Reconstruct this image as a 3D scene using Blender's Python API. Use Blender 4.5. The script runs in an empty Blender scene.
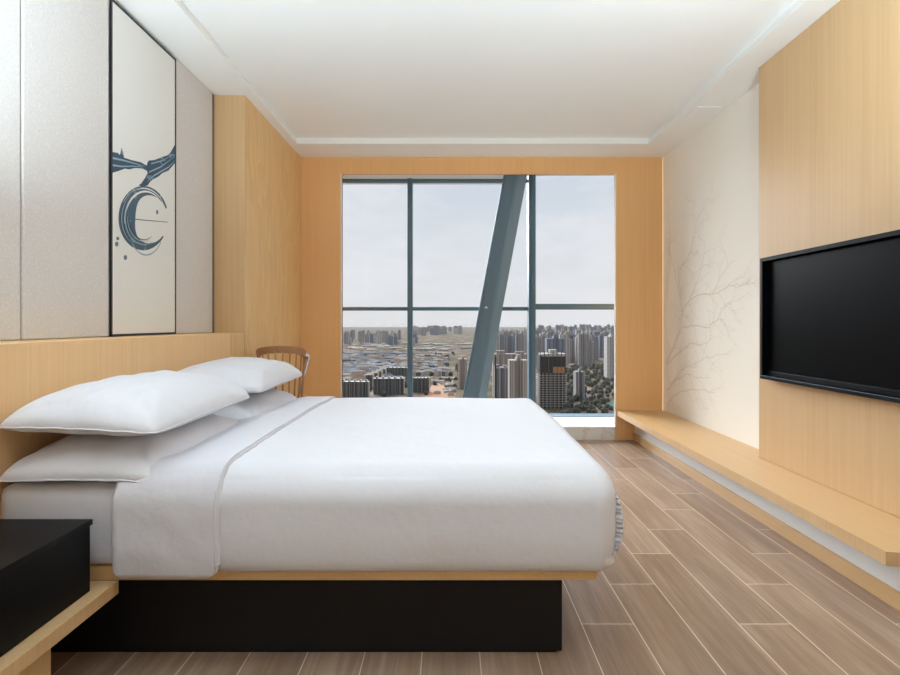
import bpy, bmesh, math, random
from mathutils import Vector, Matrix, noise
R = random.Random(7)
C = bpy.context.scene.collection
F = 500.0   # focal length in pixels
HZ = 1.2    # eye height

# ------------------------------------------------------------------ node helpers
def lin(c):
    c = c / 255.0
    return c / 12.92 if c <= .04045 else ((c + .055) / 1.055) ** 2.4
def rgb(r, g, b): return (lin(r), lin(g), lin(b), 1)

class NT:
    def __init__(s, nt): s.t = nt; s.n = nt.nodes; s.l = nt.links
    def add(s, t, **kw):
        n = s.n.new(t)
        for k, v in kw.items(): setattr(n, k, v)
        return n
    def put(s, sock, v):
        if isinstance(v, bpy.types.NodeSocket): s.l.new(v, sock)
        elif v is not None: sock.default_value = v
    def math(s, op, a, b=None, c=None):
        n = s.add('ShaderNodeMath', operation=op)
        for i, v in enumerate((a, b, c)):
            if v is not None: s.put(n.inputs[i], v)
        return n.outputs[0]
    def pos(s, scale=(1, 1, 1)):
        g = s.add('ShaderNodeNewGeometry'); m = s.add('ShaderNodeMapping')
        m.inputs['Scale'].default_value = scale
        s.l.new(g.outputs['Position'], m.inputs['Vector']); return m.outputs[0]
    def noise(s, vec, scale=1, detail=3, rough=.55):
        n = s.add('ShaderNodeTexNoise'); n.inputs['Scale'].default_value = scale
        n.inputs['Detail'].default_value = detail; n.inputs['Roughness'].default_value = rough
        if vec is not None: s.l.new(vec, n.inputs['Vector'])
        return n.outputs['Fac']
    def ramp(s, fac, stops):
        n = s.add('ShaderNodeValToRGB'); e = n.color_ramp.elements
        while len(e) < len(stops): e.new(.5)
        for i, (p, c) in enumerate(stops): e[i].position = p; e[i].color = c
        s.put(n.inputs[0], fac); return n.outputs[0]
    def mix(s, f, a, b, mode='MIX'):
        n = s.add('ShaderNodeMix', data_type='RGBA', blend_type=mode)
        s.put(n.inputs[0], f); s.put(n.inputs[6], a); s.put(n.inputs[7], b); return n.outputs[2]
    def bump(s, h, strength=.2, dist=.01):
        n = s.add('ShaderNodeBump'); n.inputs['Strength'].default_value = strength
        n.inputs['Distance'].default_value = dist; s.l.new(h, n.inputs['Height']); return n.outputs[0]

def material(name, col=(.8, .8, .8, 1), rough=.6, metal=0, spec=.5):
    m = bpy.data.materials.new(name); m.use_nodes = True
    t = NT(m.node_tree); b = t.n['Principled BSDF']
    b.inputs['Base Color'].default_value = col; b.inputs['Roughness'].default_value = rough
    b.inputs['Metallic'].default_value = metal; b.inputs['Specular IOR Level'].default_value = spec
    return m, t, b

def wood(name, base, grain, rough=.45, amt=.5, axis='Z', broad=.5):
    m, t, b = material(name, base, rough, spec=.35)
    a, k = 90.0, 1.1
    sc = {'Z': (a, a, k), 'Y': (a, k, a), 'X': (k, a, a)}[axis]
    f = t.noise(t.pos(sc), 1, 3, .6)
    sc2 = tuple(v * .14 for v in sc)
    g = t.noise(t.pos(sc2), 1, 2, .5)
    fine = t.ramp(f, [(.36, (0, 0, 0, 1)), (.66, (1, 1, 1, 1))])
    c = t.mix(t.math('MULTIPLY', fine, amt), grain, base)
    d = tuple(v * .86 for v in base[:3]) + (1,)
    c = t.mix(t.math('MULTIPLY', t.ramp(g, [(.35, (0, 0, 0, 1)), (.7, (1, 1, 1, 1))]), broad), c, d)
    c2 = t.mix(amt, base, c)
    t.l.new(c2, b.inputs['Base Color'])
    t.l.new(t.bump(f, .08, .002), b.inputs['Normal'])
    return m

M = {}
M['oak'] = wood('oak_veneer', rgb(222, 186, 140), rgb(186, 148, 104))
M['oak_head'] = wood('headboard_oak_veneer', rgb(246, 206, 156), rgb(216, 172, 120))
M['oak_y'] = wood('oak_veneer_long_grain', rgb(222, 184, 134), rgb(192, 152, 104), axis='Y', rough=.32)
M['oak_dark'] = wood('warm_oak_veneer', rgb(246, 196, 136), rgb(218, 166, 108))
M['walnut'] = wood('walnut', rgb(186, 138, 98), rgb(138, 98, 68), axis='X', rough=.35)
def cathedral():
    m, t, b = material('figured_oak', rgb(236, 198, 144), .42, spec=.35)
    p = t.pos((1, 1.9, .42)); n = t.noise(p, 1.4, 3, .5)
    w = t.math('FRACT', t.math('MULTIPLY', n, 9.0))
    f = t.noise(t.pos((90, 90, 1.2)), 1, 3, .6)
    c = t.mix(t.math('MULTIPLY', w, .38), rgb(242, 206, 150), rgb(218, 172, 110))
    c = t.mix(t.math('MULTIPLY', f, .35), c, rgb(190, 146, 92))
    t.l.new(c, b.inputs['Base Color']); return m
M['oak_fig'] = cathedral()
M['paint'] = material('white_ceiling_paint', rgb(244, 244, 241), .8, spec=.2)[0]
M['cream'] = material('cream_wall_paint', rgb(248, 244, 234), .7, spec=.2)[0]
M['branch'] = material('branch_relief', rgb(226, 216, 204), .8, spec=.2)[0]
M['white_gloss'] = material('white_panel', rgb(232, 236, 238), .5)[0]
M['black'] = material('black_lacquer', rgb(11, 12, 15), .45, spec=.25)[0]
M['black_matt'] = material('black_matt_board', rgb(20, 20, 23), .55, spec=.3)[0]
M['tv_case'] = material('black_plastic', rgb(7, 8, 12), .45, spec=.1)[0]
M['screen'] = material('television_glass', rgb(10, 10, 11), .3, spec=.05)[0]
M['frame_black'] = material('black_metal_frame', rgb(25, 27, 32), .4)[0]
M['shadow_gap'] = material('grey_reveal', rgb(120, 114, 108), .8)[0]
M['chrome'] = material('chrome', rgb(225, 225, 230), .15, 1)[0]
M['mullion'] = material('blue_grey_aluminium', rgb(86, 114, 130), .42, .0)[0]
M['seat_fabric'] = material('grey_fabric', rgb(120, 116, 112), .9)[0]
M['plaster'] = material('entry_wall_paint', rgb(236, 230, 222), .8, spec=.2)[0]

def steel():
    m, t, b = material('painted_steel', rgb(80, 104, 118), .42)
    f = t.noise(t.pos((14, 14, 1)), 1, 3)
    t.l.new(t.mix(t.math('MULTIPLY', f, .6), rgb(112, 142, 162), rgb(84, 106, 122)), b.inputs['Base Color']); return m
M['steel'] = steel()

def fabric_wall():
    m, t, b = material('woven_wall_fabric', rgb(208, 201, 195), .9, spec=.15)
    a = t.noise(t.pos((420, 420, 70)), 1, 2); c = t.noise(t.pos((70, 70, 420)), 1, 2)
    w = t.math('ADD', a, c)
    t.l.new(t.mix(t.ramp(w, [(.75, (0, 0, 0, 1)), (1.0, (1, 1, 1, 1))]), rgb(228, 224, 221), rgb(212, 207, 203)), b.inputs['Base Color'])
    t.l.new(t.bump(w, .1, .002), b.inputs['Normal']); return m
M['wallfab'] = fabric_wall()

def linen(name, col, wr=.0):
    m, t, b = material(name, col, .85, spec=.15)
    b.inputs['Sheen Weight'].default_value = 0
    a = t.noise(t.pos((5, 5, 5)), 1, 4, .6); c = t.noise(t.pos((300, 300, 300)), 1, 2)
    h = t.math('ADD', t.math('MULTIPLY', a, 1.0), t.math('MULTIPLY', c, .03))
    t.l.new(t.bump(h, .22, .03), b.inputs['Normal']); return m
M['linen'] = linen('white_cotton', rgb(222, 222, 228))
M['sheet'] = linen('white_bed_sheet', rgb(219, 218, 225))

def canvas():
    m, t, b = material('canvas', rgb(226, 226, 220), .7, spec=.2)
    f = t.noise(t.pos((300, 300, 300)), 1, 2)
    t.l.new(t.mix(t.math('MULTIPLY', f, .2), rgb(232, 231, 226), rgb(212, 211, 206)), b.inputs['Base Color']); return m
M['canvas'] = canvas()
def ink(name, dark, light, sc):
    m, t, b = material(name, dark, .7, spec=.2)
    f = t.noise(t.pos(sc), 1, 4, .65)
    t.l.new(t.ramp(f, [(.38, dark), (.58, dark), (.64, light), (.70, dark)]), b.inputs['Base Color']); return m
M['ink'] = ink('blue_ink', rgb(70, 92, 110), rgb(138, 164, 178), (1, 7, 22))
M['ink_ring'] = ink('blue_ink_ring', rgb(84, 106, 122), rgb(150, 174, 186), (1, 16, 9))
M['ink_light'] = material('pale_ink', rgb(150, 172, 182), .7)[0]
M['ink_deep'] = material('deep_ink', rgb(48, 66, 84), .7)[0]
M['ink_grey'] = material('grey_ink', rgb(110, 124, 140), .7)[0]

def floor_mat():
    m, t, b = material('wood_look_floor_tiles', rgb(160, 130, 105), .36, spec=.45)
    g = t.add('ShaderNodeNewGeometry'); s = t.add('ShaderNodeSeparateXYZ'); t.l.new(g.outputs['Position'], s.inputs[0])
    W, L = .2085, .915
    u = t.math('DIVIDE', t.math('ADD', s.outputs[0], .1048 + 20 * W), W)      # lane number
    lane = t.math('FLOOR', u); fu = t.math('FRACT', u)
    # lane 3 right of x0 (index 23): joints at y=1.9935 + n L, each lane to the right shifts a third
    v = t.math('DIVIDE', t.math('ADD', s.outputs[1], 20 * L - 1.9935), L)
    v = t.math('SUBTRACT', v, t.math('MULTIPLY', t.math('SUBTRACT', lane, 23 - 30), 1 / 3))
    v = t.math('ADD', v, 20)
    row = t.math('FLOOR', v); fv = t.math('FRACT', v)
    du = t.math('MULTIPLY', t.math('MINIMUM', fu, t.math('SUBTRACT', 1, fu)), W)
    dv = t.math('MULTIPLY', t.math('MINIMUM', fv, t.math('SUBTRACT', 1, fv)), L)
    gap = t.math('LESS_THAN', t.math('MINIMUM', du, dv), .0019)
    cv = t.add('ShaderNodeCombineXYZ'); t.put(cv.inputs[0], lane); t.put(cv.inputs[1], row)
    wn = t.add('ShaderNodeTexWhiteNoise', noise_dimensions='2D'); t.l.new(cv.outputs[0], wn.inputs['Vector'])
    off = t.add('ShaderNodeVectorMath', operation='SCALE'); t.l.new(wn.outputs['Color'], off.inputs[0]); off.inputs['Scale'].default_value = 30
    def shifted(sc):
        a = t.add('ShaderNodeVectorMath', operation='ADD'); t.l.new(t.pos(sc), a.inputs[0]); t.l.new(off.outputs[0], a.inputs[1]); return a.outputs[0]
    f1 = t.noise(shifted((14, 1.3, 1)), 1, 4, .6); f2 = t.noise(shifted((75, 2.6, 1)), 1, 3, .6)
    f3 = t.noise(shifted((5, 3, 1)), 1, 2)
    c = t.ramp(f1, [(.3, rgb(120, 94, 74)), (.5, rgb(166, 138, 114)), (.68, rgb(196, 170, 148))])
    c = t.mix(t.math('MULTIPLY', t.ramp(f2, [(.35, (1, 1, 1, 1)), (.6, (0, 0, 0, 1))]), .6), c, rgb(112, 90, 74))
    c = t.mix(t.math('MULTIPLY', f3, .35), c, rgb(164, 140, 122))
    c = t.mix(.35, c, t.mix(wn.outputs['Value'], rgb(134, 108, 88), rgb(190, 164, 142)))
    c = t.mix(gap, c, rgb(232, 214, 194))
    t.l.new(c, b.inputs['Base Color'])
    t.l.new(t.bump(t.math('SUBTRACT', t.math('MULTIPLY', f2, .4), gap), .12, .002), b.inputs['Normal'])
    t.l.new(t.math('ADD', .24, t.math('MULTIPLY', f1, .16)), b.inputs['Roughness'])
    return m
M['floor'] = floor_mat()

def marble():
    m, t, b = material('cream_marble', rgb(232, 228, 220), .22)
    w = t.noise(t.pos((3, 3, 3)), 1, 5, .6)
    f = t.ramp(w, [(.46, (0, 0, 0, 1)), (.5, (1, 1, 1, 1)), (.54, (0, 0, 0, 1))])
    t.l.new(t.mix(t.math('MULTIPLY', f, .4), rgb(236, 233, 228), rgb(196, 178, 158)), b.inputs['Base Color']); return m
M['marble'] = marble()
def glass():
    m = bpy.data.materials.new('window_glass'); m.use_nodes = True; t = NT(m.node_tree)
    t.n.remove(t.n['Principled BSDF']); out = t.n['Material Output']
    a = t.add('ShaderNodeBsdfTransparent'); a.inputs[0].default_value = (.97, .98, .985, 1)
    g = t.add('ShaderNodeBsdfGlossy'); g.inputs['Roughness'].default_value = .02
    x = t.add('ShaderNodeMixShader'); fr = t.add('ShaderNodeFresnel'); fr.inputs[0].default_value = 1.15
    t.l.new(fr.outputs[0], x.inputs[0]); t.l.new(a.outputs[0], x.inputs[1]); t.l.new(g.outputs[0], x.inputs[2])
    t.l.new(x.outputs[0], out.inputs[0]); return m
M['glass'] = glass()
def emit(name, col, s):
    m = bpy.data.materials.new(name); m.use_nodes = True; t = NT(m.node_tree)
    t.n.remove(t.n['Principled BSDF']); e = t.add('ShaderNodeEmission')
    e.inputs[0].default_value = col; e.inputs[1].default_value = s
    t.l.new(e.outputs[0], t.n['Material Output'].inputs[0]); return m
M['fill_lamp'] = emit('fill_diffuser', (.86, .94, 1, 1), 1.3)  # glow of the added ceiling fill light
M['led'] = emit('warm_led', (1, .75, .42, 1), .9)

# ------------------------------------------------------------------ object helpers
def finish(name, bm, mat, parent=None, loc=None, smooth=False):
    bmesh.ops.recalc_face_normals(bm, faces=bm.faces)
    me = bpy.data.meshes.new(name); bm.to_mesh(me); bm.free()
    if loc is None and parent is None:
        xs = [v.co for v in me.vertices]
        loc = ((min(v.x for v in xs) + max(v.x for v in xs)) / 2, (min(v.y for v in xs) + max(v.y for v in xs)) / 2, min(v.z for v in xs))
    base = Vector(loc) if parent is None else parent_origin(parent)
    me.transform(Matrix.Translation(-base))
    if mat is not None:
        for mm in (mat if isinstance(mat, (list, tuple)) else [mat]): me.materials.append(mm)
    if smooth:
        for p in me.polygons: p.use_smooth = True
    o = bpy.data.objects.new(name, me); C.objects.link(o)
    if parent is None: o.location = base
    else: o.parent = parent
    return o
def parent_origin(p):
    v = Vector((0, 0, 0))
    while p is not None: v += Vector(p.location); p = p.parent
    return v
def tag(o, label=None, cat=None, group=None, kind=None):
    for k, v in (('label', label), ('category', cat), ('group', group), ('kind', kind)):
        if v: o[k] = v
    return o
def thing(name, label, cat, loc, group=None, kind=None):
    o = bpy.data.objects.new(name, None); C.objects.link(o); o.location = loc; o.empty_display_size = .1
    return tag(o, label, cat, group, kind)

def add_box(bm, x0, x1, y0, y1, z0, z1, bev=0, seg=2):
    g = bmesh.ops.create_cube(bm, size=1)
    vs = g['verts']
    for v in vs:
        v.co = Vector((x0 + (v.co.x + .5) * (x1 - x0), y0 + (v.co.y + .5) * (y1 - y0), z0 + (v.co.z + .5) * (z1 - z0)))
    if bev:
        es = list({e for v in vs for e in v.link_edges})
        bmesh.ops.bevel(bm, geom=es, offset=bev, segments=seg, affect='EDGES', profile=.5)
def box(name, mat, x0, x1, y0, y1, z0, z1, bev=.0, parent=None, loc=None):
    bm = bmesh.new(); add_box(bm, x0, x1, y0, y1, z0, z1, bev); return finish(name, bm, mat, parent, loc)
def structure(name, mat, x0, x1, y0, y1, z0, z1, bev=0):
    return tag(box(name, mat, x0, x1, y0, y1, z0, z1, bev), kind='structure')
def add_prism(bm, pts, axis, a0, a1):
    """polygon pts (2-D) extruded along axis between a0 and a1"""
    def P(p, a):
        return {'X': (a, p[0], p[1]), 'Y': (p[0], a, p[1]), 'Z': (p[0], p[1], a)}[axis]
    A = [bm.verts.new(P(p, a0)) for p in pts]; B = [bm.verts.new(P(p, a1)) for p in pts]
    n = len(pts)
    fa = bm.faces.new(A); fb = bm.faces.new(B[::-1])
    for i in range(n): bm.faces.new((A[i], A[(i + 1) % n], B[(i + 1) % n], B[i]))
    bm.faces.remove(fa); bm.faces.remove(fb)
    from mathutils.geometry import tessellate_polygon
    for tri in tessellate_polygon([[Vector((p[0], p[1], 0)) for p in pts]]):
        bm.faces.new([A[k] for k in tri]); bm.faces.new([B[k] for k in tri][::-1])
def add_tube(bm, pts, rad, seg=8, cap=True):
    pts = [Vector(p) for p in pts]; rings = []
    for i, p in enumerate(pts):
        d = (pts[min(i + 1, len(pts) - 1)] - pts[max(i - 1, 0)]).normalized()
        up = Vector((0, 0, 1)) if abs(d.z) < .9 else Vector((1, 0, 0))
        a = d.cross(up).normalized(); b = d.cross(a)
        r = rad[i] if isinstance(rad, (list, tuple)) else rad
        rings.append([bm.verts.new(p + a * math.cos(2 * math.pi * k / seg) * r + b * math.sin(2 * math.pi * k / seg) * r) for k in range(seg)])
    for i in range(len(rings) - 1):
        for k in range(seg):
            bm.faces.new((rings[i][k], rings[i][(k + 1) % seg], rings[i + 1][(k + 1) % seg], rings[i + 1][k]))
    if cap: bm.faces.new(rings[0][::-1]); bm.faces.new(rings[-1])

# ------------------------------------------------------------------ room
BACK = 5.128; XL = -1.76; XR = 2.18; YB = -1.9
structure('floor', M['floor'], XL - .1, XR + .1, YB - .1, BACK + .02, -.12, 0)
# ceiling: soffit ring and raised tray as one ceiling
def ceiling():
    bm = bmesh.new()
    x0, x1, y0, y1 = -1.47, 1.88, -1.2, 4.74
    add_box(bm, XL - .1, x0, YB - .1, BACK + .65, 2.9, 3.1)
    add_box(bm, x1, XR + .1, YB - .1, BACK + .65, 2.9, 3.1)
    add_box(bm, x0, x1, y1, BACK + .65, 2.9, 3.1)
    add_box(bm, x0, x1, YB - .1, y0, 2.9, 3.1)
    add_box(bm, x0, x1, y0, y1, 2.955, 3.1)
    return finish('ceiling', bm, M['paint'])
tag(ceiling(), kind='structure')
# thin shadow-line moulding along the tray edge
def moulding():
    bm = bmesh.new(); a, b, c, d = -1.47, 1.88, -1.2, 4.74
    w, h = .010, .010
    add_box(bm, a, a + w, c, d, 2.9, 2.9 + h); add_box(bm, b - w, b, c, d, 2.9, 2.9 + h)
    add_box(bm, a, b, c, c + w, 2.9, 2.9 + h)
    return finish('trim_1', bm, M['paint'])
tag(moulding(), kind='structure')
# flush access panel in the right soffit
tag(box('ceiling_access_panel', M['paint'], 1.93, 2.13, 3.92, 4.13, 2.892, 2.9, .003), 'white flush access panel in the right ceiling border above the branch mural', 'access panel')

structure('wall_right', M['cream'], XR, XR + .12, YB, BACK + .6, 0, 2.9)
structure('wall_left', M['plaster'], XL - .14, XL - .02, YB, BACK + .6, 0, 2.9)
structure('wall_near', M['plaster'], XL, XR, YB - .12, YB, 0, 2.9)
# projecting figured-oak wall with its reveal
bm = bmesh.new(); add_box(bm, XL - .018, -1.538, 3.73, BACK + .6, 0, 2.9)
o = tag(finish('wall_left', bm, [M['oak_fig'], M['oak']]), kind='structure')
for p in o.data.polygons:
    if p.normal.y < -.5: p.material_index = 1  # camera-side reveal in a darker oak, its shade put into the colour
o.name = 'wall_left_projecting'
# headboard half-wall
tag(box('headboard', M['oak_head'], XL - .018, -1.54, YB + .001, 3.49, 0, 1.128, .002), 'long oak headboard ledge running behind the bed under the fabric panels', 'headboard')
tag(box('headboard_end_panel', M['oak_fig'], XL - .02, -1.54, 3.494, 3.728, 0, 1.128, .002), 'short oak panel between the headboard and the projecting oak wall', 'panel')
# fabric wall panels
def panel(y0, y1, label):
    t = thing('fabric_wall_panel', label, 'wall panel', (XL - .01, (y0 + y1) / 2, 1.13))
    box('cloth_face', M['wallfab'], XL - .02, XL, y0, y1, 1.13, 2.898, .006, parent=t)
panel(YB, 2.046, 'beige woven fabric wall panel at the far left edge of the photo')
panel(2.054, 2.574, 'wide beige woven fabric wall panel just left of the tall painting')
panel(3.194, 3.69, 'beige woven fabric wall panel between the painting and the oak corner')
tag(box('reveal_strip', M['shadow_gap'], XL - .02, XL - .006, 3.692, 3.728, 1.13, 2.9), 'thin grey metal edge strip where the fabric wall meets the oak corner', 'edge strip')

# ------------------------------------------------------------------ tall painting
AX = -1.755
pt = thing('painting', 'tall narrow painting of a blue ink wave and ring in a thin black frame', 'painting', (AX, 2.9, 1.135))
AY0, AY1, AZ0, AZ1 = 2.578, 3.190, 1.130, 2.880
box('canvas', M['canvas'], XL - .0, AX, AY0 + .008, AY1 - .008, AZ0 + .008, AZ1 - .008, parent=pt)
bm = bmesh.new()
add_box(bm, XL, AX + .002, AY0, AY0 + .012, AZ0, AZ1); add_box(bm, XL, AX + .002, AY1 - .012, AY1, AZ0, AZ1)
add_box(bm, XL, AX + .002, AY0, AY1, AZ0, AZ0 + .012); add_box(bm, XL, AX + .002, AY0, AY1, AZ1 - .012, AZ1)
finish('frame', bm, M['frame_black'], pt)
# painted shapes: outline points measured on the picture, carried onto the canvas plane
def art(zx, zy):
    px = 100 + zx / 4.822; py = 130 + zy / 4.822
    d = F * AX / (px - 451); return (min(max(d, AY0 + .012), AY1 - .012), HZ - (py - 323) * d / F)
def stroke(name, pts, mat, lift=.0012):
    bm = bmesh.new(); add_prism(bm, [art(*p) for p in pts], 'X', AX, AX + lift); return finish(name, bm, mat, pt)
stroke('ink_wave', [(56, 105), (85, 110), (96, 122), (103, 86), (110, 105), (115, 133), (150, 145), (195, 155), (225, 172), (228, 160), (235, 147),
    (262, 145), (300, 130), (325, 122), (340, 108), (372, 78), (372, 165), (330, 195), (300, 208), (280, 225), (255, 238), (240, 250), (228, 268), (205, 272),
    (186, 268), (200, 255), (215, 235), (230, 208), (226, 196), (205, 186), (170, 183), (140, 190), (120, 186), (90, 197), (56, 205)], M['ink'])
for pts in ([(60, 130), (110, 142), (170, 160), (218, 176), (170, 165), (110, 150), (60, 140)], [(60, 165), (100, 172), (160, 172), (200, 178), (160, 177), (100, 179), (60, 174)], [(235, 200), (290, 175), (366, 130), (290, 182), (236, 206)],
            [(225, 250), (260, 215), (330, 175), (366, 150), (330, 182), (262, 222)], [(245, 160), (300, 145), (340, 125), (300, 150), (246, 166)]):
    stroke('ink_wave_streak', pts, M['ink_light'], .002)
def arc(name, cx, cy, rx, ry, th, a0, a1, mat, n=40, lift=.0012, sk=0):
    """crescent: thickness function th(s) inward"""
    out, inn = [], []
    for i in range(n + 1):
        s = i / n; a = math.radians(a0 + (a1 - a0) * s); k = th(s)
        out.append((cx + rx * math.cos(a), cy - ry * math.sin(a)))
        inn.append((cx + (rx - k) * math.cos(a) + sk * s * (1 - s), cy - (ry - k) * math.sin(a)))
    bm = bmesh.new()
    A = [bm.verts.new((AX + lift, *art(*p))) for p in out]; B = [bm.verts.new((AX + lift, *art(*p))) for p in inn]
    for i in range(n): bm.faces.new((A[i], A[i + 1], B[i + 1], B[i]))
    return finish(name, bm, mat, pt)
sm = lambda s: max(.02, math.sin(math.pi * s))
arc('ink_ring', 208, 425, 120, 155, lambda s: 6 + 76 * sm(s) ** 1.3, 18, 325, M['ink_ring'])
arc('ink_ring_highlight', 214, 428, 98, 136, lambda s: 2 + 8 * sm(s), 40, 190, M['canvas'], lift=.002)
arc('ink_ring_highlight', 206, 424, 112, 146, lambda s: 1 + 5 * sm(s), 25, 150, M['canvas'], lift=.002)
arc('ink_ring_highlight', 210, 430, 92, 124, lambda s: 1 + 4 * sm(s), 190, 300, M['ink_light'], lift=.002)
for k in range(7):
    arc('ink_ring_streak', 208 + R.uniform(-3, 5), 426, 112 - k * 7, 147 - k * 7, lambda s: 1.5 + 3 * sm(s), 110 + k * 12 + R.uniform(-20, 20), 230 + k * 9 + R.uniform(-20, 20), M['ink_light'] if k % 2 else M['ink_deep'], lift=.0022)
arc('ink_ring_outline', 222, 470, 84, 136, lambda s: 3 + 4 * sm(s), 215, 330, M['ink_light'], lift=.0014)
stroke('ink_line', [(170, 428), (230, 434), (326, 443), (326, 446), (230, 438), (170, 433)], M['ink_grey'])
for (cx, cy, rx, ry) in ((85, 523, 7, 9), (80, 550, 8, 12), (122, 615, 8, 12), (275, 396, 5, 11)):
    stroke('ink_drop', [(cx + rx * math.cos(a * math.pi / 6), cy + ry * math.sin(a * math.pi / 6)) for a in range(12)], M['ink_grey'])

# ------------------------------------------------------------------ window wall
OX0, OX1, OZ1, SZ = -1.118, 1.682, 2.73, .133
bm = bmesh.new()
add_box(bm, -1.538, OX0, BACK, BACK + .03, 0, 2.9); add_box(bm, OX0, OX1, BACK, BACK + .03, OZ1, 2.9)
add_box(bm, OX1, XR - .012, BACK, BACK + .03, 0, 2.9)
tag(finish('wall_back', bm, M['oak_dark']), kind='structure')
tag(box('led_strip', M['led'], XR - .010, XR - .002, BACK + .01, BACK + .02, .31, 2.89), 'warm glowing light strip in the slot between oak window surround and white wall', 'light strip')
bm = bmesh.new(); add_box(bm, OX0 - .012, OX0, BACK - .003, BACK + .03, SZ, OZ1)
add_box(bm, OX1, OX1 + .01, BACK - .003, BACK + .03, SZ, OZ1)
tag(finish('trim_2', bm, M['paint']), kind='structure')
GY = 5.70
structure('window_sill', M['marble'], -1.53, XR, BACK + .004, GY + .05, -.1, SZ, .004).name = 'trim_sill'
structure('trim_blind_pocket', M['paint'], -1.53, .62, BACK + .15, GY + .2, 2.835, 2.9)
structure('wall_back_upstand', M['mullion'], -1.6, XR + .1, GY + .06, GY + .2, -.5, SZ)
win = thing('window_1', None, None, (0, GY, SZ), kind='structure')
def mul(x0, x1, y0, y1, z0, z1, n): box(n, M['mullion'], x0, x1, y0, y1, z0, z1, .004, parent=win)
sc = GY / F
def X(px): return (px - 451) * sc
def Z(py): return HZ - (py - 323) * sc
mul(X(407.7), X(412.6), GY - .05, GY + .06, SZ, 2.84, 'mullion')
mul(X(527.8), X(534.6), GY - .08, GY + .06, SZ, 2.9, 'mullion')
mul(X(530.5), X(532.0), GY - .10, GY - .08, SZ, 2.9, 'mullion_fin')
mul(-1.53, X(407.5), GY - .03, GY + .05, Z(310.6), Z(307), 'transom')
mul(X(412.8), X(527.5), GY - .03, GY + .05, Z(310.6), Z(307), 'transom')
mul(X(535), XR, GY - .05, GY + .05, Z(309.6), Z(304), 'transom')
mul(-1.53, X(527.5), GY - .03, GY + .05, 2.808, 2.835, 'head_rail')
mul(-1.53, X(527.5), GY - .03, GY + .06, SZ - .02, SZ + .004, 'bottom_rail')
mul(X(535), XR, GY - .03, GY + .06, SZ - .02, SZ + .004, 'bottom_rail')
mul(-1.56, -1.53, GY - .05, GY + .06, SZ, 2.9, 'jamb')
for a, b, z in ((-1.53, X(407.5), 2.8), (X(412.8), X(527.5), 2.8), (X(535), XR, 2.9)):
    zt = (Z(307) + Z(310.6)) / 2
    box('glass_pane', M['glass'], a, b, GY + .006, GY + .012, SZ + .012, zt - .02, parent=win)
    box('glass_pane', M['glass'], a, b, GY + .006, GY + .012, zt + .02, z, parent=win)

# diagonal steel brace between sill and ceiling
def brace():
    YC = 5.42
    def at(px, py, y): return Vector(((px - 451) * y / F, y, HZ - (py - 323) * y / F))
    top = at(519.5, 160, YC); bot = at(472.0, 417, YC)
    d = (top - bot).normalized(); top = top + d * .1
    t = thing('diagonal_steel_brace', 'blue-grey slanting steel beam standing on the sill across the window', 'beam', (bot.x, YC, SZ))
    fwd = Vector((0, 1, 0)); side = d.cross(fwd).normalized(); fwd = side.cross(d).normalized()
    if side.x < 0: side = -side
    th = math.radians(-40)
    a = side * math.cos(th) + fwd * math.sin(th); b = -side * math.sin(th) + fwd * math.cos(th)
    w = .088; bw = .1
    bm = bmesh.new()
    prof = []
    c = .02
    for sx, sy in ((-1, -1), (1, -1), (1, 1), (-1, 1)):
        for q in ((0, 1), (1, 0)) if (sx * sy > 0) else ((1, 0), (0, 1)):
            prof.append((sx * (w - c * q[0]), sy * (w - c * q[1])))
    rings = []
    b0 = bot - d * ((bot.z - SZ) / d.z); t0 = top + d * ((2.899 - top.z) / d.z)
    for P in (b0, t0):
        ring = []
        for u, v in prof:
            p = P + a * u + b * v
            p = p + d * ((P.z - p.z) / d.z)
            ring.append(bm.verts.new(p))
        rings.append(ring)
    n = len(prof)
    for k in range(n): bm.faces.new((rings[0][k], rings[0][(k + 1) % n], rings[1][(k + 1) % n], rings[1][k]))
    bm.faces.new(rings[0][::-1]); bm.faces.new(rings[1])
    finish('box_section', bm, M['steel'], t)
    # small flange along the left edge
    bm = bmesh.new()
    P0 = b0 - side * .118; P1 = t0 - side * .118
    q = [(-.02, .0), (.012, .0), (.012, .03), (-.02, .03)]
    r0 = [bm.verts.new(P0 + side * x + fwd * y) for x, y in q]; r1 = [bm.verts.new(P1 + side * x + fwd * y) for x, y in q]
    for v in r0: v.co += d * ((SZ + .001 - v.co.z) / d.z)
    for v in r1: v.co += d * ((2.834 - v.co.z) / d.z)
    for k in range(4): bm.faces.new((r0[k], r0[(k + 1) % 4], r1[(k + 1) % 4], r1[k]))
    bm.faces.new(r0[::-1]); bm.faces.new(r1)
    finish('edge_flange', bm, M['steel'], t)
    p = at(485.5, 308, YC) ; p.y = YC - .125
    bm = bmesh.new(); add_tube(bm, [p + Vector((0, .03, 0)), p], .014, 10)
    finish('bolt', bm, M['chrome'], t, smooth=True)
brace()

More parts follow.
